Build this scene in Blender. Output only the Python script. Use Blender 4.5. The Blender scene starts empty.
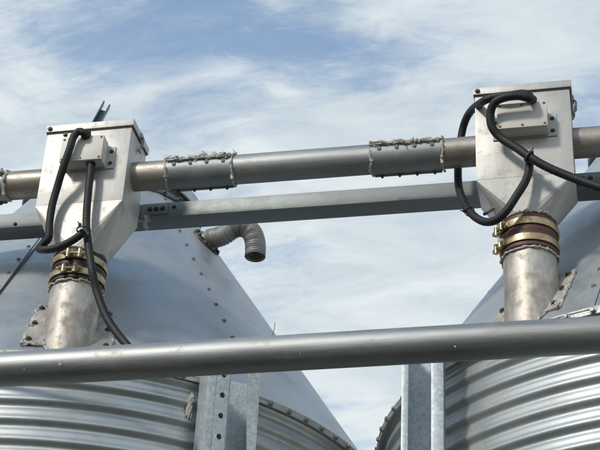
import bpy, bmesh, math, random
from mathutils import Vector, Matrix, noise
R_ = math.radians
random.seed(7)
scn = bpy.context.scene
COL = scn.collection

# ------------------------------------------------------------------ camera
CAM = Vector((0, 0, 1.6))
F_PX, PITCH, YAW, ROLL = 1528.99, 0.5675, 0.2359, 0.0557
fw = Vector((-math.sin(YAW)*math.cos(PITCH), math.cos(YAW)*math.cos(PITCH), math.sin(PITCH)))
_r0 = Vector((math.cos(YAW), math.sin(YAW), 0)); _u0 = _r0.cross(fw)
rt = math.cos(ROLL)*_r0 + math.sin(ROLL)*_u0
up = -math.sin(ROLL)*_r0 + math.cos(ROLL)*_u0
cd = bpy.data.cameras.new('camera'); cam = bpy.data.objects.new('camera', cd); COL.objects.link(cam)
M = Matrix((rt, up, -fw)).transposed().to_4x4(); M.translation = CAM
cam.matrix_world = M
cd.sensor_width = 36; cd.lens = 36*F_PX/600; cd.clip_start = .05; cd.clip_end = 5000
scn.camera = cam

# ------------------------------------------------------------------ sky and sun
SUN_AZ, SUN_EL = 32, 35          # degrees to the left of straight behind the camera's row, height
az = R_(SUN_AZ)
sun_dir = Vector((-math.sin(az)*math.cos(R_(SUN_EL)), -math.cos(az)*math.cos(R_(SUN_EL)), math.sin(R_(SUN_EL))))
w = bpy.data.worlds.new('World'); scn.world = w; w.use_nodes = True
nt = w.node_tree; N = nt.nodes; L = nt.links
for n in list(N): N.remove(n)
out = N.new('ShaderNodeOutputWorld'); bg = N.new('ShaderNodeBackground'); bg.inputs[1].default_value = .15
sky = N.new('ShaderNodeTexSky'); sky.sky_type = 'NISHITA'; sky.sun_disc = False
sky.sun_elevation = R_(SUN_EL); sky.sun_rotation = math.atan2(sun_dir.x, sun_dir.y)
sky.air_density = 1.4; sky.dust_density = .3; sky.ozone_density = 2.5
tc = N.new('ShaderNodeTexCoord')
sep = N.new('ShaderNodeSeparateXYZ'); L.new(tc.outputs['Generated'], sep.inputs[0])
addz = N.new('ShaderNodeMath'); addz.operation = 'ADD'; addz.inputs[1].default_value = .22; L.new(sep.outputs[2], addz.inputs[0])
mx = N.new('ShaderNodeMath'); mx.operation = 'MAXIMUM'; mx.inputs[1].default_value = .12; L.new(addz.outputs[0], mx.inputs[0])
dx = N.new('ShaderNodeMath'); dx.operation = 'DIVIDE'; L.new(sep.outputs[0], dx.inputs[0]); L.new(mx.outputs[0], dx.inputs[1])
dy = N.new('ShaderNodeMath'); dy.operation = 'DIVIDE'; L.new(sep.outputs[1], dy.inputs[0]); L.new(mx.outputs[0], dy.inputs[1])
cmb = N.new('ShaderNodeCombineXYZ'); L.new(dx.outputs[0], cmb.inputs[0]); L.new(dy.outputs[0], cmb.inputs[1])
mp = N.new('ShaderNodeMapping'); mp.inputs['Rotation'].default_value = (0, 0, R_(20)); mp.inputs['Scale'].default_value = (1, 2.1, 1)
mp.inputs['Location'].default_value = (-1.4, 6.1, 0)
L.new(cmb.outputs[0], mp.inputs[0])
def wnoise(scale, detail, rough, dist):
    n = N.new('ShaderNodeTexNoise'); n.inputs['Scale'].default_value = scale; n.inputs['Detail'].default_value = detail
    n.inputs['Roughness'].default_value = rough; n.inputs['Distortion'].default_value = dist
    L.new(mp.outputs[0], n.inputs['Vector']); return n
n1 = wnoise(3.2, 12, .60, .5); n2 = wnoise(15, 10, .66, .6)
mixn = N.new('ShaderNodeMath'); mixn.operation = 'MULTIPLY_ADD'; mixn.inputs[1].default_value = .34
L.new(n2.outputs['Fac'], mixn.inputs[0]); L.new(n1.outputs['Fac'], mixn.inputs[2])
rmp = N.new('ShaderNodeValToRGB'); rmp.color_ramp.interpolation = 'EASE'
rmp.color_ramp.elements[0].position = .47; rmp.color_ramp.elements[0].color = (.27, .27, .27, 1)
rmp.color_ramp.elements[1].position = .73; rmp.color_ramp.elements[1].color = (.93, .93, .93, 1)
L.new(mixn.outputs[0], rmp.inputs[0])
cloud = N.new('ShaderNodeMixRGB'); 
zf = N.new('ShaderNodeMath'); zf.operation = 'MULTIPLY_ADD'; zf.inputs[1].default_value = -1.4; zf.inputs[2].default_value = 1.4*.645   # thin cloud: more of it along slanting sight lines
L.new(sep.outputs[2], zf.inputs[0])
cf = N.new('ShaderNodeMath'); cf.operation = 'ADD'; cf.use_clamp = True; L.new(rmp.outputs[0], cf.inputs[0]); L.new(zf.outputs[0], cf.inputs[1])
L.new(cf.outputs[0], cloud.inputs[0])
hs = N.new('ShaderNodeHueSaturation'); hs.inputs['Saturation'].default_value = 1.2; hs.inputs['Value'].default_value = 1.15; L.new(sky.outputs[0], hs.inputs['Color']); L.new(hs.outputs[0], cloud.inputs[1])
ccol = N.new('ShaderNodeMixRGB'); ccol.inputs[1].default_value = (3.9, 4.5, 4.95, 1); ccol.inputs[2].default_value = (5.2, 5.65, 5.8, 1)
n3 = wnoise(6.5, 10, .62, .8); cr = N.new('ShaderNodeMapRange'); cr.inputs[1].default_value = .36; cr.inputs[2].default_value = .64
L.new(n3.outputs['Fac'], cr.inputs[0]); L.new(cr.outputs[0], ccol.inputs[0]); L.new(ccol.outputs[0], cloud.inputs[2])
L.new(cloud.outputs[0], bg.inputs[0]); L.new(bg.outputs[0], out.inputs[0])

sd = bpy.data.lights.new('sun', 'SUN'); sd.energy = 2.3; sd.angle = R_(8); sd.color = (1, .95, .87)
sun = bpy.data.objects.new('sun', sd); COL.objects.link(sun)
sun.rotation_euler = sun_dir.to_track_quat('Z', 'Y').to_euler(); sun.location = (0, 0, 12)
scn.view_settings.view_transform = 'Standard'; scn.view_settings.look = 'None'
scn.view_settings.exposure = 0.0; scn.view_settings.gamma = 1

# ------------------------------------------------------------------ pixel helpers: a pixel plus the plane of the thing it lies on
def ray(x, y): return (x-300)/F_PX*rt - (y-225)/F_PX*up + fw
def pix(x, y, Y):
    d = ray(x, y); return CAM + d*(Y/d.y)

# ------------------------------------------------------------------ materials
def nd(nt, typ, **kw):
    n = nt.nodes.new(typ)
    for k, v in kw.items():
        if k in n.inputs: n.inputs[k].default_value = v
        else: setattr(n, k, v)
    return n
def metal(name, c1, c2, rough=.4, metallic=.9, scale=6, spangle=0, dirt=None, dirt_amt=.3, dirt_scale=3, dlo=.5, dhi=.72, bump=.15, streak=None, rvar=.12, spec_noise=60, wave=0, wave_scale=2):
    m = bpy.data.materials.new(name); m.use_nodes = True; t = m.node_tree
    b = t.nodes['Principled BSDF']; b.inputs['Metallic'].default_value = metallic
    co = nd(t, 'ShaderNodeTexCoord'); vec = co.outputs['Object']
    if streak:
        mpp = nd(t, 'ShaderNodeMapping'); mpp.inputs['Scale'].default_value = streak
        t.links.new(vec, mpp.inputs[0]); svec = mpp.outputs[0]
    else: svec = vec
    a = nd(t, 'ShaderNodeTexNoise', Scale=scale, Detail=8.0, Roughness=.65); t.links.new(svec, a.inputs['Vector'])
    r = nd(t, 'ShaderNodeValToRGB'); r.color_ramp.elements[0].position = .32; r.color_ramp.elements[1].position = .68
    r.color_ramp.elements[0].color = (*c1, 1); r.color_ramp.elements[1].color = (*c2, 1)
    t.links.new(a.outputs['Fac'], r.inputs[0]); col = r.outputs[0]
    rfac = a.outputs['Fac']
    if spangle:
        v = nd(t, 'ShaderNodeTexVoronoi', Scale=spangle); t.links.new(vec, v.inputs['Vector'])
        bw = nd(t, 'ShaderNodeRGBToBW'); t.links.new(v.outputs['Color'], bw.inputs[0])
        mr = nd(t, 'ShaderNodeMapRange'); mr.inputs[3].default_value = .78; mr.inputs[4].default_value = 1.16; t.links.new(bw.outputs[0], mr.inputs[0])
        mu = nd(t, 'ShaderNodeMixRGB', blend_type='MULTIPLY'); mu.inputs[0].default_value = 1
        t.links.new(col, mu.inputs[1]); t.links.new(mr.outputs[0], mu.inputs[2]); col = mu.outputs[0]
    mr2 = nd(t, 'ShaderNodeMapRange'); mr2.inputs[3].default_value = rough-rvar; mr2.inputs[4].default_value = rough+rvar
    t.links.new(rfac, mr2.inputs[0]); rough_s = mr2.outputs[0]
    if dirt:
        d = nd(t, 'ShaderNodeTexNoise', Scale=dirt_scale, Detail=12.0, Roughness=.72); t.links.new(vec, d.inputs['Vector'])
        dr = nd(t, 'ShaderNodeValToRGB'); dr.color_ramp.elements[0].position = dlo; dr.color_ramp.elements[1].position = dhi
        dr.color_ramp.elements[0].color = (0, 0, 0, 1); dr.color_ramp.elements[1].color = (dirt_amt,)*3+(1,)
        t.links.new(d.outputs['Fac'], dr.inputs[0])
        mi = nd(t, 'ShaderNodeMixRGB'); mi.inputs[2].default_value = (*dirt, 1)
        t.links.new(dr.outputs[0], mi.inputs[0]); t.links.new(col, mi.inputs[1]); col = mi.outputs[0]
        mm = nd(t, 'ShaderNodeMath', operation='MULTIPLY_ADD'); mm.inputs[1].default_value = -metallic; mm.inputs[2].default_value = metallic
        t.links.new(dr.outputs[0], mm.inputs[0]); t.links.new(mm.outputs[0], b.inputs['Metallic'])
        ma = nd(t, 'ShaderNodeMath', operation='MULTIPLY_ADD'); ma.inputs[1].default_value = .3
        t.links.new(dr.outputs[0], ma.inputs[0]); t.links.new(rough_s, ma.inputs[2]); rough_s = ma.outputs[0]
    t.links.new(col, b.inputs['Base Color']); t.links.new(rough_s, b.inputs['Roughness'])
    last = None
    if wave:
        wn = nd(t, 'ShaderNodeTexNoise', Scale=wave_scale, Detail=1.0); t.links.new(vec, wn.inputs['Vector'])
        wb = nd(t, 'ShaderNodeBump', Strength=wave, Distance=.05); t.links.new(wn.outputs['Fac'], wb.inputs['Height']); last = wb.outputs[0]
    bn = nd(t, 'ShaderNodeTexNoise', Scale=spec_noise, Detail=6.0, Roughness=.6); t.links.new(svec, bn.inputs['Vector'])
    bu = nd(t, 'ShaderNodeBump', Strength=bump, Distance=.004); t.links.new(bn.outputs['Fac'], bu.inputs['Height'])
    if last: t.links.new(last, bu.inputs['Normal'])
    t.links.new(bu.outputs[0], b.inputs['Normal'])
    return m
MAT = {}
MAT['wall'] = metal('galvanized_wall', (.42, .455, .455), (.54, .565, .56), rough=.47, rvar=.06, metallic=.82, scale=5, dirt=(.30, .28, .23), dirt_amt=.4, dirt_scale=7, bump=.06)
MAT['roof'] = metal('galvanized_roof', (.41, .45, .475), (.50, .535, .55), rough=.42, rvar=.08, metallic=.8, scale=3, dirt=(.36, .335, .28), dirt_amt=.6, dirt_scale=4, dlo=.44, dhi=.74, bump=.02, wave=.10, wave_scale=4)
MAT['eave'] = metal('galvanized_eave', (.42, .44, .42), (.55, .56, .53), rough=.45, metallic=.7, scale=9, dirt=(.26, .23, .18), dirt_amt=.5, dirt_scale=14)
MAT['box'] = metal('stainless_sheet', (.45, .435, .405), (.57, .555, .525), rough=.5, metallic=.42, scale=9, streak=(1, 1, .35), dirt=(.22, .19, .16), dirt_amt=.42, dirt_scale=26, dlo=.52, dhi=.74, bump=.10, wave=.09, wave_scale=9)
MAT['spout'] = metal('stainless_tube', (.32, .285, .245), (.66, .63, .58), rough=.54, metallic=.62, scale=22, dirt=(.17, .135, .10), dirt_amt=.75, dirt_scale=13, dlo=.46, dhi=.68, streak=(1, 1, .35), bump=.08)
MAT['pipe'] = metal('steel_tube', (.22, .225, .22), (.42, .43, .42), rough=.5, metallic=.78, scale=22, dirt=(.36, .32, .25), dirt_amt=.45, dirt_scale=13, dlo=.56, dhi=.74, streak=(.10, 1, 1), bump=.12)
MAT['stub'] = metal('bare_steel_tube', (.25, .225, .19), (.42, .385, .34), rough=.45, metallic=.75, scale=14, dirt=(.20, .17, .13), dirt_amt=.6, dirt_scale=14, streak=(.3, 1, 1), bump=.1)
MAT['sleeve'] = metal('painted_sleeve', (.23, .25, .25), (.33, .35, .35), rough=.48, metallic=.55, scale=12, dirt=(.34, .32, .27), dirt_amt=.3, dirt_scale=16)
MAT['beam'] = metal('galvanized_beam', (.20, .225, .225), (.28, .30, .30), rough=.5, metallic=.4, scale=8, dirt=(.3, .28, .24), dirt_amt=.3, dirt_scale=7, streak=(.2, 1, 1))
MAT['post'] = metal('spangled_zinc', (.39, .435, .45), (.50, .545, .56), rough=.45, metallic=.4, scale=10, spangle=120, bump=.05, dirt=(.3, .3, .28), dirt_amt=.25, dirt_scale=18)
MAT['bolt'] = metal('bolt_zinc', (.22, .21, .19), (.36, .34, .31), rough=.5, metallic=.7, scale=60, bump=.1)
MAT['darkbolt'] = metal('bolt_weathered', (.06, .055, .05), (.13, .12, .10), rough=.55, metallic=.5, scale=60)
MAT['gold'] = metal('yellow_zinc', (.42, .33, .17), (.66, .58, .38), rough=.38, metallic=.85, scale=30, dirt=(.13, .065, .03), dirt_amt=.85, dirt_scale=32, dlo=.44, dhi=.66, bump=.05)
MAT['vent'] = metal('vent_hose', (.20, .19, .18), (.30, .29, .27), rough=.5, metallic=.4, scale=20)
MAT['arm'] = metal('dark_channel', (.10, .12, .14), (.18, .20, .22), rough=.4, metallic=.7, scale=20)

def plain(name, c1, c2, rough=.6, scale=20, bump=.2, dist=.003, metallic=0, detail=8.0):
    m = bpy.data.materials.new(name); m.use_nodes = True; t = m.node_tree; b = t.nodes['Principled BSDF']
    co = nd(t, 'ShaderNodeTexCoord')
    a = nd(t, 'ShaderNodeTexNoise', Scale=scale, Detail=detail, Roughness=.65); t.links.new(co.outputs['Object'], a.inputs['Vector'])
    r = nd(t, 'ShaderNodeValToRGB'); r.color_ramp.elements[0].position = .3; r.color_ramp.elements[1].position = .7
    r.color_ramp.elements[0].color = (*c1, 1); r.color_ramp.elements[1].color = (*c2, 1)
    t.links.new(a.outputs['Fac'], r.inputs[0]); t.links.new(r.outputs[0], b.inputs['Base Color'])
    b.inputs['Roughness'].default_value = rough; b.inputs['Metallic'].default_value = metallic
    bu = nd(t, 'ShaderNodeBump', Strength=bump, Distance=dist); t.links.new(a.outputs['Fac'], bu.inputs['Height']); t.links.new(bu.outputs[0], b.inputs['Normal'])
    return m
MAT['conduit'] = plain('black_conduit', (.005, .0054, .006), (.010, .0105, .012), rough=.6, scale=40)
MAT['black'] = plain('black_rubber', (.012, .012, .012), (.03, .028, .026), rough=.6, scale=30)
MAT['brownrubber'] = plain('brown_rubber', (.075, .030, .022), (.12, .055, .04), rough=.5, scale=40)
MAT['darkrubber'] = plain('dark_rubber', (.016, .012, .010), (.06, .035, .022), rough=.5, scale=40)
MAT['plastic'] = plain('cream_plastic', (.56, .55, .48), (.66, .65, .58), rough=.45, scale=14, bump=.03)
MAT['flangegrey'] = plain('grey_plastic', (.40, .40, .37), (.5, .5, .46), rough=.5, scale=14, bump=.03)
MAT['red'] = plain('red_screw', (.30, .09, .05), (.42, .16, .09), rough=.5, scale=50)
MAT['sealant'] = plain('dirty_sealant', (.32, .29, .24), (.70, .68, .63), rough=.7, scale=45, bump=.8, dist=.006)
MAT['husk'] = plain('dry_husk', (.26, .24, .20), (.48, .45, .39), rough=.85, scale=60, bump=.5)
MAT['stem'] = plain('dry_stem', (.10, .09, .05), (.2, .17, .1), rough=.8)
MAT['blue'] = plain('blue_plug', (.01, .06, .22), (.03, .1, .3), rough=.4)
MAT['hole'] = plain('dark_hole', (.008, .008, .008), (.015, .014, .013), rough=.9)

gm = bpy.data.materials.new('yard_dirt'); gm.use_nodes = True; t = gm.node_tree; b = t.nodes['Principled BSDF']
co = nd(t, 'ShaderNodeTexCoord'); a = nd(t, 'ShaderNodeTexNoise', Scale=.8, Detail=12.0, Roughness=.7); t.links.new(co.outputs['Object'], a.inputs[0])
r = nd(t, 'ShaderNodeValToRGB'); r.color_ramp.elements[0].color = (.03, .033, .026, 1); r.color_ramp.elements[1].color = (.085, .083, .068, 1)
r.color_ramp.elements[0].position = .3; r.color_ramp.elements[1].position = .7
t.links.new(a.outputs['Fac'], r.inputs[0]); t.links.new(r.outputs[0], b.inputs['Base Color']); b.inputs['Roughness'].default_value = .95
bu = nd(t, 'ShaderNodeBump', Strength=.6, Distance=.05); t.links.new(a.outputs['Fac'], bu.inputs['Height']); t.links.new(bu.outputs[0], b.inputs['Normal'])
MAT['ground'] = gm

# ------------------------------------------------------------------ mesh builder
def frame(d):
    d = Vector(d).normalized(); h = Vector((0, 0, 1)) if abs(d.z) < .9 else Vector((1, 0, 0))
    x = h.cross(d).normalized(); return x, d.cross(x).normalized(), d
class MB:
    def __init__(s): s.v = []; s.f = []
    def add(s, vs, fs):
        o = len(s.v); s.v += [Vector(p) for p in vs]; s.f += [tuple(i+o for i in f) for f in fs]; return s
    def box(s, lo, hi):
        x0, y0, z0 = lo; x1, y1, z1 = hi
        return s.add([(x0,y0,z0),(x1,y0,z0),(x1,y1,z0),(x0,y1,z0),(x0,y0,z1),(x1,y0,z1),(x1,y1,z1),(x0,y1,z1)],
                     [(0,3,2,1),(4,5,6,7),(0,1,5,4),(1,2,6,5),(2,3,7,6),(3,0,4,7)])
    def obox(s, c, ax, ay, az, hx, hy, hz):     # oriented box: axes and half sizes
        c = Vector(c); P = [c + ax*hx*i + ay*hy*j + az*hz*k for k in (-1,1) for j in (-1,1) for i in (-1,1)]
        fs = [(0,2,3,1),(4,5,7,6),(0,1,5,4),(1,3,7,5),(3,2,6,7),(2,0,4,6)]
        if ax.cross(ay).dot(az) < 0: fs = [f[::-1] for f in fs]
        return s.add(P, fs)
    def rings(s, rings, closed_ends=True, loop=False):
        n = len(rings[0]); o = len(s.v)
        for r in rings: s.v += [Vector(p) for p in r]
        m = len(rings)
        for i in range(m-(0 if loop else 1)):
            a = o+i*n; b = o+((i+1) % m)*n
            for j in range(n): s.f.append((a+j, a+(j+1) % n, b+(j+1) % n, b+j))
        if closed_ends and not loop:
            s.f.append(tuple(o+j for j in range(n))[::-1]); s.f.append(tuple(o+(m-1)*n+j for j in range(n)))
        return s
    def tube(s, path, rad, seg=16, caps=True):
        path = [Vector(p) for p in path]; rs = []; x = None
        for i, p in enumerate(path):
            d = (path[min(i+1, len(path)-1)] - path[max(i-1, 0)]).normalized()
            if x is None: x = frame(d)[0]
            x = (x - d*x.dot(d)).normalized(); y = d.cross(x)
            r = rad[i] if isinstance(rad, (list, tuple)) else rad
            rs.append([p + (x*math.cos(a) + y*math.sin(a))*r for a in (2*math.pi*k/seg for k in range(seg))])
        return s.rings(rs, caps)
    def pipe(s, p0, p1, r, ri, seg=48):         # hollow straight tube
        x, y, d = frame(Vector(p1)-Vector(p0)); p0 = Vector(p0); p1 = Vector(p1)
        c = [(x*math.cos(2*math.pi*k/seg) + y*math.sin(2*math.pi*k/seg)) for k in range(seg)]
        return s.rings([[p0+q*ri for q in c], [p0+q*r for q in c], [p1+q*r for q in c], [p1+q*ri for q in c]], False, True)
    def blob(s, c, r, seed=0, sub=1, amp=.35, sq=(1, 1, 1)):
        bm = bmesh.new(); bmesh.ops.create_icosphere(bm, subdivisions=sub, radius=1)
        vs = []
        for v in bm.verts:
            k = 1+amp*noise.noise(v.co*1.7+Vector((seed*3.1, seed*1.3, seed)))*1.6
            vs.append(Vector(c)+Vector((v.co.x*sq[0], v.co.y*sq[1], v.co.z*sq[2]))*r*k)
        bm.verts.index_update(); fs = [tuple(v.index for v in f.verts) for f in bm.faces]; bm.free()
        return s.add(vs, fs)
    def prism(s, poly, p, ax, ay, az, h):       # 2-D polygon (ccw about az) extruded along az
        p = Vector(p); n = len(poly); vs = [p+ax*a+ay*b for a, b in poly] + [p+ax*a+ay*b+az*h for a, b in poly]
        return s.add(vs, [tuple(range(n))[::-1], tuple(range(n, 2*n))] + [(i, (i+1) % n, n+(i+1) % n, n+i) for i in range(n)])
ORG = {}
def mesh_obj(name, mb, mat, parent=None, origin=None, smooth=True, bevel=0, sharp=38):
    o0 = ORG[parent.name] if parent else Vector(origin if origin is not None else (0, 0, 0))
    me = bpy.data.meshes.new(name); me.from_pydata([tuple(v-o0) for v in mb.v], [], mb.f); me.validate()
    if bevel:
        bm = bmesh.new(); bm.from_mesh(me)
        bmesh.ops.bevel(bm, geom=[e for e in bm.edges if len(e.link_faces) == 2 and e.calc_face_angle(0) > R_(40)], offset=bevel, segments=2, profile=.6, affect='EDGES')
        bm.to_mesh(me); bm.free()
    if smooth:
        me.shade_smooth(); me.set_sharp_from_angle(angle=R_(sharp))
    me.materials.append(MAT[mat])
    ob = bpy.data.objects.new(name, me); COL.objects.link(ob)
    if parent: ob.parent = parent
    else: ob.location = o0
    ORG[ob.name] = o0
    if name in ('sealant', 'weld_bead'): ob['kind'] = 'stuff'
    return ob
def thing(name, loc, label, cat, group=None):
    o = bpy.data.objects.new(name, None); o.empty_display_size = .1; COL.objects.link(o); o.location = loc
    ORG[o.name] = Vector(loc); o['label'] = label; o['category'] = cat
    if group: o['group'] = group
    return o
def tag(o, label, cat, group=None):
    o['label'] = label; o['category'] = cat
    if group: o['group'] = group
    return o
# shared bolt meshes (hex head on washer, axis +Z)
def bolt_mesh(name, mat, r, h):
    mb = MB(); seg = 12
    c = [(math.cos(2*math.pi*k/seg), math.sin(2*math.pi*k/seg)) for k in range(seg)]
    mb.rings([[(a*r*1.45, b_*r*1.45, -.002) for a, b_ in c], [(a*r*1.45, b_*r*1.45, h*.22) for a, b_ in c], [(a*r*1.3, b_*r*1.3, h*.32) for a, b_ in c]])
    c6 = [(math.cos(math.pi/3*k), math.sin(math.pi/3*k)) for k in range(6)]
    mb.rings([[(a*r, b_*r, h*.3) for a, b_ in c6], [(a*r, b_*r, h*.85) for a, b_ in c6], [(a*r*.8, b_*r*.8, h) for a, b_ in c6]])
    me = bpy.data.meshes.new(name); me.from_pydata([tuple(v) for v in mb.v], [], mb.f); me.materials.append(MAT[mat]); return me
BOLT = bolt_mesh('bolt', 'bolt', .0068, .0085)
DBOLT = bolt_mesh('dark_bolt', 'darkbolt', .0075, .009)
SCREW = bolt_mesh('screw', 'red', .0028, .003)
SBOLT = bolt_mesh('small_bolt', 'darkbolt', .0045, .006)
def put(me, parent, p, n, name='bolt', scale=1):
    o = bpy.data.objects.new(name, me); COL.objects.link(o); o.parent = parent
    o.location = Vector(p) - ORG[parent.name]
    q = Vector(n).to_track_quat('Z', 'Y') @ Matrix.Rotation(random.uniform(0, 1), 3, 'Z').to_quaternion()
    o.rotation_euler = q.to_euler(); o.scale = (scale,)*3; ORG[o.name] = Vector(p); return o
def spline(pts, step=.004):
    pts = [Vector(p) for p in pts]; P = [2*pts[0]-pts[1]] + pts + [2*pts[-1]-pts[-2]]; out = []
    for i in range(1, len(P)-2):
        n = max(2, int((P[i+1]-P[i]).length/.002))
        for k in range(n):
            t_ = k/n; a, b_, c, d = P[i-1], P[i], P[i+1], P[i+2]
            out.append(.5*((2*b_) + (c-a)*t_ + (2*a-5*b_+4*c-d)*t_*t_ + (3*b_-a-3*c+d)*t_**3))
    out.append(pts[-1]); res = [out[0]]
    for p in out[1:]:
        if (p-res[-1]).length >= step: res.append(p)
    return res
def bead(mb, pts, r, seed=0, blobs=True):
    pts = spline(pts, .0045); rad = [r*(.5+.9*abs(noise.noise(p*75+Vector((seed, 0, 0))))) for p in pts]
    pts = [p+Vector((noise.noise(p*70), noise.noise(p*70+Vector((9, 0, 0))), noise.noise(p*70+Vector((0, 7, 0)))))*r*.9 for p in pts]
    mb.tube(pts, rad, 8)
    if blobs:
        rv = lambda: Vector((random.uniform(-1, 1), random.uniform(-1, 1), random.uniform(-1, 1)))
        for i, p in enumerate(pts):
            if random.random() < .2: mb.blob(p+rv()*r*.7, r*random.uniform(.4, 1.1), seed+i, 2, .8, (random.uniform(.5, 1.4), random.uniform(.5, 1.2), random.uniform(.5, 1.4)))
            if random.random() < .07:
                q = p+rv()*r; mb.tube([p, q+rv()*r*.5, q+rv()*r*1.8], [r*.5, r*.35, r*.12], 5)
    return mb

# ------------------------------------------------------------------ ground
g = MB(); S = 400; n = 24
for i in range(n+1):
    for j in range(n+1): g.v.append(Vector((-S+2*S*i/n, -S+2*S*j/n, 0)))
for i in range(n):
    for j in range(n): k = i*(n+1)+j; g.f.append((k, k+n+1, k+n+2, k+1))
go = mesh_obj('ground', g, 'ground'); go['kind'] = 'structure'

# ------------------------------------------------------------------ silos
RS, ZE, RL, ZL = 1.034, 3.5511, .295, 4.6593
KSL = (RS-RL)/(ZL-ZE)
CN = Vector((ZL-ZE, 0, RS-RL)).normalized()          # cone normal (radial, -, z)
def cyl(S_, th, r, z): return Vector((S_[0]+r*math.sin(th), S_[1]-r*math.cos(th), z))
def conez(r): return ZE+(RS-r)/KSL
def conen(th): return Vector((math.sin(th)*CN.x, -math.cos(th)*CN.x, CN.z))
def cone_hit(x, y, S_):
    d = ray(x, y); o = Vector((CAM.x-S_[0], CAM.y-S_[1])); a0 = RS-(CAM.z-ZE)*KSL; a1 = -d.z*KSL
    A = d.x**2+d.y**2-a1**2; B = 2*(o.x*d.x+o.y*d.y-a0*a1); C = o.dot(o)-a0*a0
    disc = max(0, B*B-4*A*C); q = min(k for k in ((-B-math.sqrt(disc))/(2*A), (-B+math.sqrt(disc))/(2*A)) if k > 0)
    p = CAM+d*q; th = math.atan2(p.x-S_[0], -(p.y-S_[1])); return p, th
PITCH_C, AMP = .0592, .0050
def silo(S_, seam0, label, phase):
    root = thing('feed_silo', (S_[0], S_[1], 0), label, 'silo', 'feed silos in a row')
    # corrugated wall sheets: four rings of three sheets
    tops = [ZE-.004, ZE-.004-13*PITCH_C, ZE-.004-26*PITCH_C, ZE-.004-39*PITCH_C, 0]
    for k in range(4):
        z1, z0 = tops[k], tops[k+1]
        for q in range(3):
            a0 = R_(seam0 - 78 + 120*q + 60*k); mb = MB(); na = 44; nz = int((z1-z0)/PITCH_C*(16 if k == 0 else 6))
            for iz in range(nz+1):
                z = z1+(z0-z1)*iz/nz; f_ = 2*math.pi*(z-phase)/PITCH_C; r = RS-.013-AMP*(math.sin(f_)-.41*math.sin(2*f_))
                for ia in range(na+1):
                    a_ = a0+R_(122)*ia/na; lap = .0025*(ia/na)
                    mb.v.append(cyl(S_, a_, r+lap-.001, z))
            for iz in range(nz):
                for ia in range(na): p = iz*(na+1)+ia; mb.f.append((p+1, p, p+na+1, p+na+2))
            mesh_obj('wall_sheet', mb, 'wall', root, sharp=80)
    # roof panels with lapped seams
    rb = RS+.004
    for i in range(7):
        mb = MB(); na = 14; nr = 10; t0 = R_(seam0+360/7*i); t1 = R_(seam0+360/7*(i+1)+2.2)
        for layer, dn in ((0, .0), (1, -.0016)):
            for ir in range(nr+1):
                r = rb+(RL-.01-rb)*ir/nr
                for ia in range(na+1):
                    th = t0+(t1-t0)*ia/na; lap = .0004+.0036*ia/na
                    mb.v.append(cyl(S_, th, r, conez(r))+conen(th)*(lap+dn))
        K = (na+1)*(nr+1)
        for ir in range(nr):
            for ia in range(na):
                p = ir*(na+1)+ia; mb.f.append((p, p+1, p+na+2, p+na+1)); mb.f.append((K+p+1, K+p, K+p+na+1, K+p+na+2))
        for ir in range(nr):
            for ia in (0, na):
                p = ir*(na+1)+ia; q = p+na+1; mb.f.append((p, q, K+q, K+p) if ia == 0 else (q, p, K+p, K+q))
        for ia in range(na): mb.f.append((ia+1, ia, K+ia, K+ia+1))
        pan = mesh_obj('roof_panel', mb, 'roof', root, sharp=50)
        ths = R_(seam0+360/7*i+1.0)
        r = .965
        while r > .36:
            put(BOLT, pan, cyl(S_, ths, r, conez(r))+conen(ths)*.003, conen(ths), scale=.8); r -= .0535
    # eave flange with bolts
    seg = 160; rr = []
    for (r, z) in ((RS-.024, ZE-.012), (RS+.0035, ZE-.017), (RS+.0055, ZE+.002), (RS+.002, ZE+.007), (RS-.024, ZE+.003)):
        rr.append([cyl(S_, 2*math.pi*k/seg, r, z) for k in range(seg)])
    ev = mesh_obj('eave_flange', MB().rings(rr, False, True), 'eave', root)
    for k in range(90):
        th = R_(seam0+2.1+4.0*k); c = (th-math.atan2(-S_[0], S_[1])+math.pi) % (2*math.pi)-math.pi
        if abs(c) < R_(100): put(BOLT, ev, cyl(S_, th, RS+.004, ZE-.008), (math.sin(th), -math.cos(th), 0))
    # fill opening: collar and lid
    seg = 72
    prof = [(RL+.012, ZL-.05), (RL+.012, ZL+.035), (RL-.02, ZL+.035), (RL-.02, ZL-.05)]
    mesh_obj('collar', MB().rings([[cyl(S_, 2*math.pi*k/seg, r, z) for k in range(seg)] for r, z in prof], False, True), 'roof', root)
    prof = [(.02, ZL+.036), (.329, ZL+.036), (.329, ZL+.004), (.335, ZL+.004), (.337, ZL+.044), (.29, ZL+.075), (.2, ZL+.105), (.1, ZL+.12), (.02, ZL+.124)]
    mesh_obj('lid', MB().rings([[cyl(S_, 2*math.pi*k/seg, r, z) for k in range(seg)] for r, z in prof], True), 'roof', root)
    return root
SL, SR = (-1.813, 4.5306), (.2811, 4.4415)
sl = silo(SL, -2.0, 'galvanized corrugated silo whose steep cone roof carries the curved vent hose', 3.3445-.0296)
sr = silo(SR, -20.9, 'galvanized corrugated silo with bright sunlit wall behind the plain channel post', 3.2955-.0296)

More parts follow.
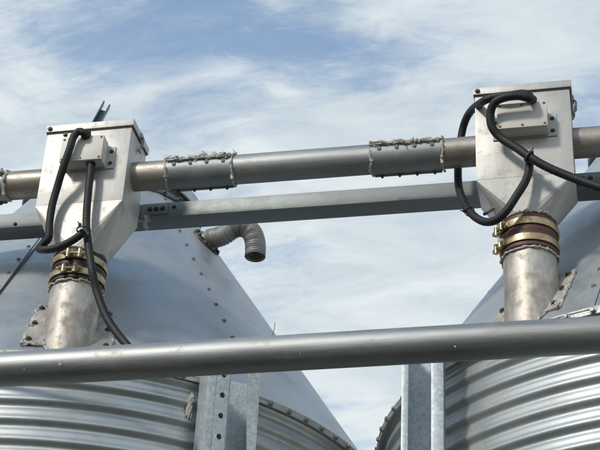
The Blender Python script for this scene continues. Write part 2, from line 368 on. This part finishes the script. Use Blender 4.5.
# vent hose on the first silo's roof
vp, vth = cone_hit(206, 243, SL); vn = conen(vth)
mb = MB(); ex, ey, ez = frame(vn)
c32 = [2*math.pi*k/24 for k in range(24)]
vf = mesh_obj('vent_flange', MB().rings([[vp+vn*h+(ex*math.cos(a_)+ey*math.sin(a_))*rr_ for a_ in c32] for rr_, h in ((.060, -.006), (.060, .006), (.036, .006))]), 'darkbolt', sl)
for k in range(8):
    a_ = 2*math.pi*k/8; put(DBOLT, vf, vp+vn*.007+(ex*math.cos(a_)+ey*math.sin(a_))*.050, vn, scale=.9)
vY = vp.y
pts = [vp, vp+vn*.02] + [pix(x, y, vY-.02) for x, y in ((223, 235.5), (233, 229), (243, 227), (250.5, 231), (254.5, 239), (255.5, 248), (255, 257))]
pl = spline(pts, .0016)
rad = [.0350+.0016*math.sin(2*math.pi*i/4.3) for i in range(len(pl))]
mb = MB().tube(pl, rad, 28, caps=False)
inn = [p for p in pl]; mb.tube(inn[::-1], [r-.003 for r in rad][::-1], 28, caps=False)
for f_ in mb.f[len(mb.f)//2:]: pass
mb.f = mb.f
vh = mesh_obj('vent_hose', mb, 'vent', sl, sharp=60)

# lid hinge bar and lid arm of the first silo
p0, th0 = cone_hit(146, 190, SL); p1, th1 = cone_hit(178, 204, SL)
hb = mesh_obj('hinge_bar', MB().tube([p0+conen(th0)*.012, p1+conen(th1)*.012], .006, 8), 'arm', sl)
for t_ in (.45, .95):
    put(DBOLT, hb, p0.lerp(p1, t_)+conen(th1)*.016, conen(th1), scale=1.2)
put(BOLT, sl, cone_hit(164, 199.5, SL)[0], conen(th1))
q0 = pix(71, 170, 4.28); q1 = pix(106.5, 105, 4.42); d = (q1-q0).normalized()
side = d.cross(fw).normalized(); bk = side.cross(d).normalized()
mb = MB(); Lh = (q1-q0).length
for sgn in (-1, 1):
    mb.obox(q0+d*Lh/2+side*.013*sgn, side, bk, d, .0025, .012, Lh/2+(.006 if sgn > 0 else -.004))
mb.obox(q0+d*(Lh/2-.012)+bk*.0125, side, bk, d, .0105, .002, Lh/2-.012)
mesh_obj('lid_arm', mb, 'arm', sl, bevel=.0008)

# ------------------------------------------------------------------ conveyor tube
YP, ZP0, SLP = 3.6, 4.175, -.0068
def pz(x): return ZP0+SLP*(x+.9)-.004+.007*min((x+.9)**2, .5)
def onpipe(px): # X on the conveyor axis at image column px
    a_, b_ = -3., 2.
    for _ in range(50):
        m_ = (a_+b_)/2; v = Vector((m_, YP, pz(m_)))-CAM
        if 300+F_PX*v.dot(rt)/v.dot(fw) < px: a_ = m_
        else: b_ = m_
    return m_
BXL, BXR, WB, DB, ZT = -1.5207, -.2156, .276, .1557, 4.3364
ct = thing('conveyor_tube', (-.9, YP, 3.9), 'long grey steel auger tube with bolted sleeves, running between the drop boxes', 'pipe')
ax = Vector((1, 0, SLP)).normalized(); ayv = Vector((0, 1, 0)); azv = ax.cross(ayv)
def apt(x): return Vector((x, YP, pz(x)))
RP = .0446
xs = {'s0': onpipe(9), 's1a': onpipe(170), 's1b': onpipe(235), 's2a': onpipe(373), 's2b': onpipe(443)}
gap = .002
def seg_pipe(name, x0, x1, r, mat): return mesh_obj(name, MB().pipe(apt(x0), apt(x1), r, r-.003, 56), mat, ct)
seg_pipe('tube_section', -4.2, xs['s0']-.12, RP, 'pipe')
seg_pipe('tube_stub', xs['s0']-.118, BXL-WB/2+.006, RP, 'stub')
seg_pipe('tube_stub', BXL+WB/2-.006, (xs['s1a']+xs['s1b'])/2-gap, RP, 'stub')
seg_pipe('tube_section', (xs['s1a']+xs['s1b'])/2, (xs['s2a']+xs['s2b'])/2-gap, RP, 'pipe')
seg_pipe('tube_stub', (xs['s2a']+xs['s2b'])/2, BXR-WB/2+.006, RP, 'stub')
seg_pipe('tube_stub', BXR+WB/2-.006, BXR+.55, RP, 'stub')
seg_pipe('tube_section', BXR+.552, 2.4, RP, 'pipe')
def sleeve(xa, xb, seed):
    s = mesh_obj('coupling_sleeve', MB().pipe(apt(xa), apt(xb), RP+.0042, RP+.0004, 56), 'sleeve', ct)
    # clamping ears along the front-top seam and along the underside
    def dirv(deg): return -ayv*math.cos(R_(deg))+azv*math.sin(R_(deg))
    mb = MB(); u_ = dirv(17); tv = ax.cross(u_)
    c = (apt(xa)+apt(xb))/2
    mb.obox(c+u_*(RP+.0065), ax, tv, u_, (xb-xa)/2-.004, .0022, .0055)
    mesh_obj('seam_ear', mb, 'sleeve', s, bevel=.0006)
    u2 = dirv(-112); t2 = ax.cross(u2)
    mesh_obj('seam_ear', MB().obox(c+u2*(RP+.006), ax, t2, u2, (xb-xa)/2-.004, .0015, .004), 'sleeve', s, bevel=.0005)
    n = 4
    for k in range(n):
        x = xa+(xb-xa)*(k+.5)/n
        put(BOLT, s, apt(x)+u_*(RP+.0035)-azv*.011, (-ayv-azv*.35), scale=.85)
        put(SBOLT, s, apt(x)+u2*(RP+.008), u2, scale=.9)
    mb = MB()
    top = [apt(xa+(xb-xa)*k/14)+u_*(RP+.0065+.003*math.sin(k*1.9+seed))+azv*.003 for k in range(15)]
    bead(mb, top, .0080, seed); bead(mb, [p+azv*.004-ayv*.002 for p in top[::2]], .006, seed+3)
    for xe in (xa-.001, xb+.001):
        ring = [apt(xe+.002*math.sin(3*a_+seed))+(-ayv*math.cos(a_)+azv*math.sin(a_))*(RP+.003) for a_ in [R_(-120+300*k/16) for k in range(17)]]
        bead(mb, ring, .0056, seed+xe, blobs=True)
    # a drip hanging below the sleeve end
    e = apt(xb)+dirv(-55)*(RP+.004); mb.tube(spline([e+azv*.05-ayv*.012, e+azv*.02-ayv*.004, e-azv*.004, e-azv*.012+ax*.003]), .0042, 6)
    mesh_obj('sealant', mb, 'sealant', s)
sleeve(xs['s0']-.2, xs['s0'], 1); sleeve(xs['s1a'], xs['s1b'], 4); sleeve(xs['s2a'], xs['s2b'], 9)

# ------------------------------------------------------------------ support beam behind the boxes
YB, ZB0 = 3.7796, 4.1437
bmT = thing('support_beam', (-.9, YB, 4.0), 'straight galvanized channel beam running just below and behind the auger tube', 'beam')
def bz(x): return ZB0+SLP*(x+.9)
def beam_piece(x0, x1, dz=0, dyy=0):
    mb = MB(); hw, hh, t_ = .036, .026, .003
    prof = [(-hw, -hh), (hw, -hh), (hw, -hh+.016), (hw-t_, -hh+.016), (hw-t_, -hh+t_), (-hw+t_, -hh+t_), (-hw+t_, hh-t_), (hw-t_, hh-t_), (hw-t_, hh-.016), (hw, hh-.016), (hw, hh), (-hw, hh)]
    vs = []
    for x in (x0, x1): vs += [Vector((x, YB+dyy+a_, bz(x)+dz+b_)) for a_, b_ in prof]
    n = len(prof)
    mb.add(vs, [tuple(range(n)), tuple(range(2*n-1, n-1, -1))]+[(i, n+i, n+(i+1) % n, (i+1) % n) for i in range(n)])
    return mesh_obj('channel_section', mb, 'beam', bmT, bevel=.0012)
jx = BXL+.115; jx2 = BXR+.11
beam_piece(-4.2, jx-.001); b2 = beam_piece(jx+.001, jx2-.001); beam_piece(jx2+.001, 2.4)
for xx, w_ in ((pix(156, 212, YB-.04).x, .036), (pix(583, 178, YB-.04).x, .036)):
    sp = mesh_obj('splice_plate', MB().box((xx-w_, YB-.040, bz(xx)-.017), (xx+w_, YB-.0362, bz(xx)+.017)), 'beam', bmT, bevel=.0008)
    for k in (-1, 0, 1): put(DBOLT, sp, (xx+k*.021, YB-.040, bz(xx)+.003), (0, -1, 0), scale=.8)
for px_, py_ in ((13, 236), (174, 209)):
    p = pix(px_, py_, YB-.036); put(SBOLT, b2 if px_ > 40 else bmT, (p.x, YB-.0362, bz(p.x)+(.008 if px_ > 40 else -.014)), (0, -1, 0))
p = pix(145, 224, YB-.04); mb = MB()
bead(mb, [p+Vector((-.006, 0, .028)), p+Vector((.004, -.002, .012)), p+Vector((-.002, 0, -.004)), p+Vector((.012, 0, -.018))], .006, 3)
bead(mb, [p+Vector((-.024, 0, .014)), p+Vector((.0, -.002, .006)), p+Vector((.016, 0, .012))], .005, 5)
mesh_obj('sealant', mb, 'sealant', bmT)

# ------------------------------------------------------------------ drop boxes
def drop_box(bx, zb, zneck, label, side):
    yf, yb = YP-DB/2, YP+DB/2; x0, x1 = bx-WB/2, bx+WB/2
    root = thing('drop_box', (bx, YP, zneck), label, 'metal box', 'auger drop boxes')
    body = mesh_obj('body', MB().box((x0+.003, yf+.003, zb), (x1-.003, yb-.003, ZT-.028)), 'box', root, bevel=.002)
    mesh_obj('gasket', MB().box((x0+.001, yf+.001, ZT-.029), (x1-.001, yb-.001, ZT-.0245)), 'black', root)
    lid = mesh_obj('lid', MB().box((x0-.001, yf-.003, ZT-.0245), (x1+.003, yb+.003, ZT)), 'box', root, bevel=.002)
    put(SBOLT, lid, (x0+.012, yf-.003, ZT-.013), (0, -1, 0), scale=1.2)
    put(SBOLT, body, (x0+.062, yf+.003, ZT-.036), (0, -1, 0), scale=1.1)
    # toggle latch on the right side
    lx = x1+.003
    la = mesh_obj('latch', MB().box((lx-.001, YP-.012, ZT-.022), (lx+.004, YP+.012, ZT-.004)), 'bolt', root, bevel=.001)
    mesh_obj('latch_hook', MB().tube([(lx+.002, YP, ZT-.012), (lx+.009, YP-.002, ZT-.022), (lx+.008, YP, ZT-.05), (lx-.004, YP+.004, ZT-.062)], .003, 8), 'bolt', la)
    mesh_obj('latch_lever', MB().obox((lx+.003, YP, ZT-.055), Vector((1, 0, 0)), Vector((0, 1, 0)), Vector((.1, 0, 1)).normalized(), .002, .008, .016), 'bolt', la, bevel=.0008)
    # square-to-round hopper below the body
    rn = .073; zt = zb-.001; mb = MB()
    cs = [Vector((x1-.002, yf+.002, zt)), Vector((x1-.002, yb-.002, zt)), Vector((x0+.002, yb-.002, zt)), Vector((x0+.002, yf+.002, zt))]
    K = 5; ring = []
    for q in range(4):                # quarter arcs start at the front point and go round to the right side
        for k in range(K): a_ = R_(-90+q*90+90*k/K); ring.append(Vector((bx+rn*math.cos(a_), YP+rn*math.sin(a_), zneck)))
    mb.v = ring+cs; o = 4*K
    for q in range(4):
        for k in range(K): mb.f.append((q*K+k, (q*K+k+1) % (4*K), o+q))
        mb.f.append((((q+1)*K) % (4*K), o+(q+1) % 4, o+q))
    low = [Vector((p.x, p.y, zneck-.05)) for p in ring]; n0 = len(mb.v); mb.v += low
    for k in range(4*K): mb.f.append((n0+k, n0+(k+1) % (4*K), (k+1) % (4*K), k))
    hop = mesh_obj('hopper', mb, 'box', root, sharp=6)
    return root, body
def junction_box(root, cx, cz, w_, h_, dep, tilt=0):
    y1 = YP-DB/2+.0025; y0 = y1-dep
    jb = mesh_obj('junction_box', MB().box((cx-w_/2, y0+.012, cz-h_/2), (cx+w_/2, y1-.004, cz+h_/2)), 'plastic', root, bevel=.003)
    cv = mesh_obj('cover', MB().box((cx-w_/2-.0008, y0, cz-h_/2-.0008), (cx+w_/2+.0008, y0+.0115, cz+h_/2+.0008)), 'plastic', jb, bevel=.003)
    for sx in (-1, 0, 1):
        for sz in (-1, 1): put(SCREW, jb, (cx+sx*(w_/2-.007), y0, cz+sz*(h_/2-.007)), (0, -1, 0), 'screw')
    pl_ = mesh_obj('mounting_plate', MB().box((cx-w_/2-.018, y1-.0035, cz-h_/2-.004), (cx+w_/2+.024, y1, cz+h_/2-.012)), 'flangegrey', jb, bevel=.001)
    for sx in (-1, 1):
        for dz in (-.022, .02): put(SBOLT, jb, (cx+sx*(w_/2+.012), y1-.0035, cz+dz-.006), (0, -1, 0))
    return y0
dl, _ = drop_box(BXL, 4.046, 3.888, 'stainless drop box on the left whose junction box faces front, cable hanging straight down', 0)
dr, _ = drop_box(BXR, 4.018, 3.898, 'stainless drop box on the right with a conduit loop around its left edge', 1)
YF = YP-DB/2
pj0 = pix(81.5, 148, YF-.05); jy = junction_box(dl, pj0.x, pj0.z, .130, .086, .052)
pj1 = pix(522, 114.5, YF-.05); junction_box(dr, pj1.x, pj1.z, .138, .084, .052)
# threaded sensor fitting on the right hopper
fp = pix(497, 206, YP-.03); fq = pix(486, 213, YP-.06)
ft = mesh_obj('sensor_fitting', MB().tube([fp, fq], .0055, 12), 'bolt', dr)
dd = (fq-fp).normalized()
mesh_obj('fitting_nut', MB().tube([fp+dd*.006, fp+dd*.014], .0105, 6), 'bolt', ft)
mesh_obj('plug', MB().tube([fq-dd*.001, fq+dd*.009], .0048, 12), 'blue', ft)

# ------------------------------------------------------------------ drop pipes with clamped rubber couplings, flanged to the roofs
def drop_pipe(bx, S_, zs1, zs0, clamp_deg, rubber, label, pu, pv, rot):
    th = math.atan2(bx-S_[0], -(YP-S_[1])); rho = math.hypot(bx-S_[0], YP-S_[1]); base = Vector((bx, YP, conez(rho)))
    root = thing('drop_pipe', base, label, 'pipe', 'drop pipes onto the silo roofs')
    r = .0735; seg = 56; mb = MB(); cs = [2*math.pi*k/seg for k in range(seg)]
    bot = []
    for a_ in cs:
        x, y = bx+r*math.cos(a_), YP+r*math.sin(a_); bot.append(Vector((x, y, conez(math.hypot(x-S_[0], y-S_[1]))+.001)))
    mb.rings([bot, [Vector((p.x, p.y, zs0+.03)) for p in bot]], False)
    pp = mesh_obj('pipe', mb, 'spout', root)
    rr = .0785; rings = []
    n = 20
    for i in range(n+1):
        z = zs0+(zs1-zs0)*i/n; k = .0015*math.sin(i*1.3)-(.004 if i in (0, n) else 0)
        rings.append([Vector((bx+(rr+k+.001*noise.noise(Vector((a_*3, z*80, bx))))*math.cos(a_), YP+(rr+k)*math.sin(a_), z)) for a_ in cs])
    cp = mesh_obj('rubber_coupling', MB().rings(rings), rubber, root)
    for f_ in (.27, .74):
        z = zs0+(zs1-zs0)*f_; rb_ = rr+.0035; hw = .0102
        prof = [(rb_-.003, -hw), (rb_, -hw), (rb_+.0012, 0), (rb_, hw), (rb_-.003, hw)]
        tl = .10*(1 if f_ > .5 else -.4)
        ring = [[Vector((bx+q*math.cos(a_), YP+q*math.sin(a_), z+h+.004*math.sin(a_+f_*5)*tl*3)) for a_ in cs] for q, h in prof]
        band = mesh_obj('clamp_band', MB().rings(ring, False, True), 'gold', cp)
        a_ = R_(clamp_deg+(3 if f_ > .5 else -2)); rd = Vector((math.cos(a_), math.sin(a_), 0)); tg = Vector((-math.sin(a_), math.cos(a_), 0))
        zc = Vector((bx, YP, z))
        mb = MB()
        for s_ in (-1, 1):
            q = zc+rd*(rb_+.008)+tg*.017*s_
            mb.tube([q-Vector((0, 0, .014)), q+Vector((0, 0, .014))], .0062, 12)
            mb.obox(q-rd*.005, tg, rd, Vector((0, 0, 1)), .008, .005, .0085)
        mb.tube([zc+rd*(rb_+.008)-tg*.038, zc+rd*(rb_+.008)+tg*.036], .0034, 10)
        mb.tube([zc+rd*(rb_+.008)+tg*.026, zc+rd*(rb_+.008)+tg*.033], .0068, 6)
        mb.tube([zc+rd*(rb_+.008)-tg*.030, zc+rd*(rb_+.008)-tg*.025], .0068, 6)
        mesh_obj('clamp_bolt', mb, 'gold', band)
    mb = MB()
    for z, rad_ in ((zs1+.003, .0042), (zs0-.002, .0048)):
        bead(mb, [Vector((bx+(.0775)*math.cos(a_), YP+(.0775)*math.sin(a_), z+.004*noise.noise(Vector((a_*2, z*9, bx))))) for a_ in [2*math.pi*k/20 for k in range(21)]], rad_, z*3)
    mesh_obj('sealant', mb, 'sealant', cp)
    # saddle plate that follows the cone
    def onroof(u_, v_, h): # u_ along the tangent, v_ up the slope
        rho2 = rho-v_*CN.z; t2 = th+u_/rho
        return cyl(S_, t2, rho2, conez(rho2))+conen(t2)*h
    nu, nv = 12, 8; mb = MB()
    u0, u1 = pu; v0, v1 = pv
    for h in (.011, .0045):
        for i in range(nu+1):
            for j in range(nv+1):
                a_ = u0+(u1-u0)*i/nu; b_ = v0+(v1-v0)*j/nv
                mb.v.append(onroof(a_*math.cos(rot)-b_*math.sin(rot), a_*math.sin(rot)+b_*math.cos(rot), h))
    K = (nu+1)*(nv+1)
    for i in range(nu):
        for j in range(nv): p = i*(nv+1)+j; mb.f += [(p, p+nv+1, p+nv+2, p+1), (K+p, K+p+1, K+p+nv+2, K+p+nv+1)]
    for i in range(nu):
        for j in (0, nv): p = i*(nv+1)+j; q = p+nv+1; mb.f.append((p, K+p, K+q, q) if j == 0 else (q, K+q, K+p, p))
    for j in range(nv):
        for i in (0, nu): p = i*(nv+1)+j; q = p+1; mb.f.append((q, K+q, K+p, p) if i == 0 else (p, K+p, K+q, q))
    pl_ = mesh_obj('saddle_plate', mb, 'spout', root)
    def P2(a_, b_, h): return onroof(a_*math.cos(rot)-b_*math.sin(rot), a_*math.sin(rot)+b_*math.cos(rot), h)
    for a_, b_ in ((u0+.015, v0+.02), (u1-.015, v0+.02), (u0+.015, v1-.02), (u1-.015, v1-.02), (u0+.013, (v0+v1)/2), (u1-.013, (v0+v1)/2), ((u0+u1)/2, v0+.012)):
        put(DBOLT, pl_, P2(a_, b_, .011), conen(th), scale=.9)
    mb = MB()
    for (a0, b0, a1, b1) in ((u0, v0, u0, v1), (u1, v0, u1, v1), (u0, v1, u1, v1), (u0, v0, u1, v0)):
        bead(mb, [P2(a0+(a1-a0)*k/8, b0+(b1-b0)*k/8, .0065) for k in range(9)], .0064, a0*7+b1)
    mesh_obj('sealant', mb, 'sealant', pl_)
    mb = MB(); bead(mb, [bot[k % seg]+conen(th)*.006 for k in range(0, seg+1, 3)], .005, 2)
    mesh_obj('weld_bead', mb, 'spout', pp)
    return root
drop_pipe(BXL, SL, 3.889, 3.786, -84, 'darkrubber', 'stubby steel drop pipe with two brass-coloured clamps, under the left drop box', (-.12, .12), (-.07, .16), 0)
drop_pipe(BXR, SR, 3.899, 3.790, -154, 'brownrubber', 'stubby steel drop pipe with red-brown rubber coupling, under the right drop box', (-.125, .10), (-.055, .145), 0)

# ------------------------------------------------------------------ cables
def conduit(name, pts, r, label, group='black corrugated conduits', step=.0019, ridged=True):
    pl_ = spline(pts, step)
    rad_ = [r*(1+.038*math.sin(2*math.pi*i/3.2)) for i in range(len(pl_))] if ridged else r
    o = mesh_obj(name, MB().tube(pl_, rad_, 14), 'conduit', origin=pl_[0], sharp=75)
    tag(o, label, 'cable', group); return o
yc = YF-.066
RC = .0114
A = [pix(86, 136.5, YF-.052), pix(84, 133.5, yc), pix(79, 131.5, yc-.004), pix(73.5, 137, yc-.006), pix(70, 148, yc-.004), pix(63, 168, yc+.01), pix(57, 188, yc+.03), pix(52, 206, yc+.04), pix(49.5, 224, yc+.045), pix(48.5, 238, yc+.05),
     pix(42, 245, yc+.06), pix(39, 248.5, yc+.05), pix(44, 250, yc+.03), pix(55, 248.5, yc+.018), pix(68, 243, yc+.006), pix(79, 236, yc-.004), pix(84, 231, yc-.006)]
ca = conduit('electrical_cable', A, RC, 'black conduit bowing down the left drop box and looping back to the right')
B = [pix(91, 161, YF-.028), pix(90.5, 172, YF-.03), pix(88.5, 190, YF-.03), pix(86.8, 210, YF-.028), pix(86.5, 228, YF-.03), pix(89, 250, YF-.055), pix(92, 270, YF-.065), pix(97, 292, YF-.05), pix(106, 316, YF-.05), pix(117, 333, YF-.06), pix(126, 344, YF-.07), pix(131, 351, YF-.075), pix(131, 358, YF-.07), pix(122, 361, YF-.06), pix(100, 361, 3.50), pix(50, 359, 3.47), pix(0, 357, 3.455), pix(-50, 357, 3.46), pix(-110, 366, 3.49)]
cb = conduit('electrical_cable', B, RC, 'black conduit dropping from the left junction box past the clamps to the front rail')
def gland(parent, p, d):
    x, y, z = frame(d)
    return mesh_obj('cable_gland', MB().tube([p-z*.004, p+z*.008], .0155, 6).tube([p+z*.0082, p+z*.016], .0138, 16), 'black', parent, bevel=.0008)
gland(cb, B[0], B[1]-B[0])
gland(ca, A[0], Vector((.1, -.3, 1)))
def tie(parent, p, d, r, tail):
    x, y, z = frame(d); c = [2*math.pi*k/20 for k in range(20)]
    mb = MB().rings([[p+z*h+(x*math.cos(a_)+y*math.sin(a_))*q for a_ in c] for q, h in ((r, -.003), (r+.002, -.003), (r+.002, .003), (r, .003))], False, True)
    mb.tube([p+tail*.8*r, p+tail*(r+.014)], .0016, 6)
    mb.obox(p+tail*(r+.002), x, y, z, .004, .004, .004)
    return mesh_obj('cable_tie', mb, 'black', parent)
tie(ca, A[-1]+Vector((0, -.004, 0)), Vector((0, 0, 1)), .0185, Vector((-.3, -1, .4)).normalized())
ycr = YF-.064
E1 = [pix(531, 100, YF-.05), pix(530, 96.5, ycr), pix(523, 93.5, ycr-.004), pix(508, 95.5, ycr-.006), pix(495, 97, ycr-.002), pix(483, 101.5, ycr+.02), pix(471, 111, YP), pix(464.5, 123, YP+.05), pix(461, 138, YP+.072), pix(459, 155, YP+.075), pix(458, 172, YP+.07), pix(459, 188, YP+.05), pix(464, 203, YP+.01), pix(470, 212, YP-.03),
      pix(478, 219, YP-.06), pix(487, 222, YP-.08), pix(497, 219.5, YP-.1), pix(507, 210, YP-.115), pix(517, 195, YP-.12), pix(525, 182, YF-.035), pix(529, 170, YF-.03), pix(529.5, 160, YF-.035)]
c1 = conduit('electrical_cable', E1, RC*1.0, 'black conduit that loops left behind the auger tube and under the right drop box')
E2 = [pix(533, 99.5, YF-.052), pix(529, 98.5, ycr-.02), pix(519, 96, ycr-.028), pix(505, 97.5, ycr-.028), pix(495, 102.5, ycr-.02), pix(490.5, 113, ycr-.004), pix(492, 127, ycr+.01), pix(501, 138, ycr+.02), pix(516, 147.5, ycr+.012), pix(529, 156.5, ycr), pix(547, 167, ycr), pix(572, 177.5, ycr), pix(602, 188, ycr-.01), pix(660, 205, ycr-.03), pix(760, 215, ycr), pix(860, 205, ycr+.02)]
c2 = conduit('electrical_cable', E2, RC*1.05, 'black conduit curling over the right junction box and running out to the right edge')
tie(c2, pix(529, 157, ycr), (E2[10]-E2[8]), .0150, Vector((.45, -.3, .8)).normalized())
tie(c1, pix(469.5, 211.5, YP-.03), (E1[14]-E1[12]), .0125, Vector((-1, -.2, .1)).normalized())
# thin wire over the left roof
wpts = []
for k in range(9):
    x = 47-(47+24)*k/8; y = 234+(294-239)/(43.)*(47-x)*1.0; p, th = cone_hit(x, y, SL); wpts.append(p+conen(th)*.0035)
wo = mesh_obj('thin_wire', MB().tube(wpts, .0019, 8), 'black', origin=wpts[0]); tag(wo, 'thin straight black wire lying on the silo roof at the left edge', 'wire')

# ------------------------------------------------------------------ front rail pipe
YR_ = 2.95; ZR0 = 1.6+1.7852*2.95/3.3
rail = thing('rail_pipe', (-.9, YR_, 0), 'thick smooth grey pipe crossing the whole picture in the foreground', 'pipe')
def rz(x): return ZR0-.001+.0025*(x+.9)
rp = [Vector((-3.6+.1*k, YR_, rz(-3.6+.1*k))) for k in range(56)]
mesh_obj('pipe', MB().tube(rp, .0408, 56), 'pipe', rail)
for x in (-3.4, 1.75):
    mesh_obj('support_leg', MB().box((x-.04, YR_-.04, 0), (x+.04, YR_+.04, rz(x)-.039)), 'post', rail, bevel=.003)

for px_, py_, k in ((60, 364, 1.0), (181, 347, .8), (122, 352, .5), (352, 331, .6), (455, 346, .7), (24, 369, .5), (300, 353, .5)):
    d_ = ray(px_, py_); hit = None
    for q in range(900):
        p = CAM+d_*(2.4+q*.0015)
        if math.hypot(p.y-YR_, p.z-rz(p.x)) < .0412: hit = p; break
    if hit:
        nn = Vector((0, hit.y-YR_, hit.z-rz(hit.x))).normalized(); mb = MB()
        k *= .62; mb.blob(hit, .0045*k, px_, 2, .7, (1.2, .3, 1)); mb.tube([hit, hit+Vector((.001, .0, -.006*k)), hit+Vector((.003*k, .001, -.012*k))], [.0022*k, .0016*k, .0006], 6)
        sp_ = mesh_obj('dried_splash', mb, 'sealant', rail); sp_['kind'] = 'stuff'
# ------------------------------------------------------------------ galvanized channel posts
def strip_with_holes(mb, c, ux, uy, uz, x0, x1, y0, y1, z0, z1, hx, hzs, hr):
    # flat strip (x0..x1, thickness y0..y1) with round holes punched through at (hx, each of hzs)
    K = 16; hzs = sorted(hzs); cuts = [z0]+[(a_+b_)/2 for a_, b_ in zip(hzs, hzs[1:])]+[z1]
    def P(x, y, z): return c+ux*x+uy*y+uz*z
    for n_, hz in enumerate(hzs):
        za, zb = cuts[n_], cuts[n_+1]; o = len(mb.v); cir = []; per = []
        for k in range(K):
            a_ = 2*math.pi*k/K+math.pi/K; ca, sa = math.cos(a_), math.sin(a_); cir.append((hx+hr*ca, hz+hr*1.2*sa))
        corner = {}
        for k, (px_, pz_) in enumerate(cir):
            dx_, dz_ = px_-hx, pz_-hz
            tx = ((x1-hx) if dx_ > 0 else (x0-hx))/dx_; tz = ((zb-hz) if dz_ > 0 else (za-hz))/dz_; tt = min(tx, tz)
            per.append([hx+dx_*tt, hz+dz_*tt])
        for X in (x0, x1):      # snap the nearest sample to each corner
            for Z in (za, zb):
                k = min(range(K), key=lambda q: (per[q][0]-X)**2+(per[q][1]-Z)**2); per[k] = [X, Z]
        for y in (y0, y1):
            mb.v += [P(x, y, z) for x, z in cir]+[P(x, y, z) for x, z in per]
        for k in range(K):
            m_ = (k+1) % K
            mb.f += [(o+k, o+K+k, o+K+m_, o+m_)[::-1], (o+2*K+k, o+3*K+k, o+3*K+m_, o+2*K+m_), (o+k, o+m_, o+2*K+m_, o+2*K+k)[::-1], (o+K+k, o+K+m_, o+3*K+m_, o+3*K+k)]
def post(cx, cy, rotdeg, ztop, wd, dep, lip1, lip2, label, bolt_zs, hole):
    root = thing('channel_post', (cx, cy, 0), label, 'post', 'galvanized channel posts')
    a_ = R_(rotdeg); ux = Vector((math.cos(a_), math.sin(a_), 0)); uy = Vector((-math.sin(a_), math.cos(a_), 0)); uz = Vector((0, 0, 1)); t_ = .0035
    h = wd/2; d = dep/2; c = Vector((cx, cy, 0)); l0 = .024 if bolt_zs else lip1; l1 = 0 if hole else lip2
    prof = [(-h, -d), (-h+l0, -d), (-h+l0, -d+t_), (-h+t_, -d+t_), (-h+t_, d-t_), (h-t_, d-t_)]
    prof += [(h-t_, -d+t_), (h-lip2, -d+t_), (h-lip2, -d), (h, -d)] if l1 else [(h-t_, -d), (h, -d)]
    prof += [(h, d), (-h, d)]
    ch = mesh_obj('channel', MB().prism(prof, c, ux, uy, uz, ztop), 'post', root, bevel=.0014)
    if bolt_zs:
        mb = MB(); strip_with_holes(mb, c, ux, uy, uz, -h+l0+.0005, -h+lip1, -d-.0035, -d+.0005, .02, ztop-.004, -h+l0+(lip1-l0)*.55, bolt_zs, .0072)
        mesh_obj('punched_lip', mb, 'post', root, sharp=30)
        for z in bolt_zs[:12]:
            put(DBOLT, ch, c+ux*(-h+l0+(lip1-l0)*.55+.001)-uy*(d-.0115)+uz*(z-.001), -uy, scale=.8)
        mesh_obj('bolt_strap', MB().obox(c+ux*(-h+l0+(lip1-l0)*.5)-uy*(d-.0135)+uz*(ztop-.6), ux, uy, uz, (lip1-l0)/2+.008, .0015, .58), 'post', ch)
    if hole:
        mb = MB(); strip_with_holes(mb, c, ux, uy, uz, h-lip2, h-t_-.0004, -d, -d+t_, .02, ztop, h-lip2*.42, [ztop-.032, ztop-1.2, ztop-2.4], .0062)
        mesh_obj('punched_lip', mb, 'post', root, sharp=30)
    return root
pL = pix(227.5, 410, 3.70); pR = pix(421.5, 410, 3.60)
zt_ = pix(252, 372, 3.70).z; zb_ = pix(224, 385, 3.70).z
post(pL.x, 3.70, 31, zt_, .150, .096, .060, .036, 'spangled zinc channel post with a row of punched holes, before the shaded wall', [zb_-.062*k for k in range(45)], True)
post(pR.x, 3.64, 4, pix(421, 340, 3.64).z, .110, .095, .018, .032, 'spangled zinc channel post without holes, beside the brightly lit wall', [], False)

# ------------------------------------------------------------------ small litter
hp = Vector((0, 0, 0))
d = ray(190, 408); best = None
for k in range(2000):
    p = CAM+d*(3.2+k*.001)
    if math.hypot(p.x-SL[0], p.y-SL[1]) < RS-.004: best = p; break
mb = MB()
for k in range(7):
    q = best+Vector((random.uniform(-.006, .006), -.003, random.uniform(-.03, .03))); mb.blob(q, .009, k, 2, .9, (.7, .35, 1.4))
tag(mesh_obj('dry_husk', mb, 'husk', origin=best), 'ragged scrap of dry husk stuck to the corrugated wall beside the bolted post', 'debris')
sx = pix(273, 333, YR_).x; s0 = Vector((sx, YR_-.01, rz(sx)+.039))
tag(mesh_obj('grass_stem', MB().tube(spline([s0, s0+Vector((.005, -.002, .015)), s0+Vector((.006, -.002, .034))]), .0008, 6), 'stem', origin=s0), 'hair-thin dry stem standing on the foreground pipe', 'stem')
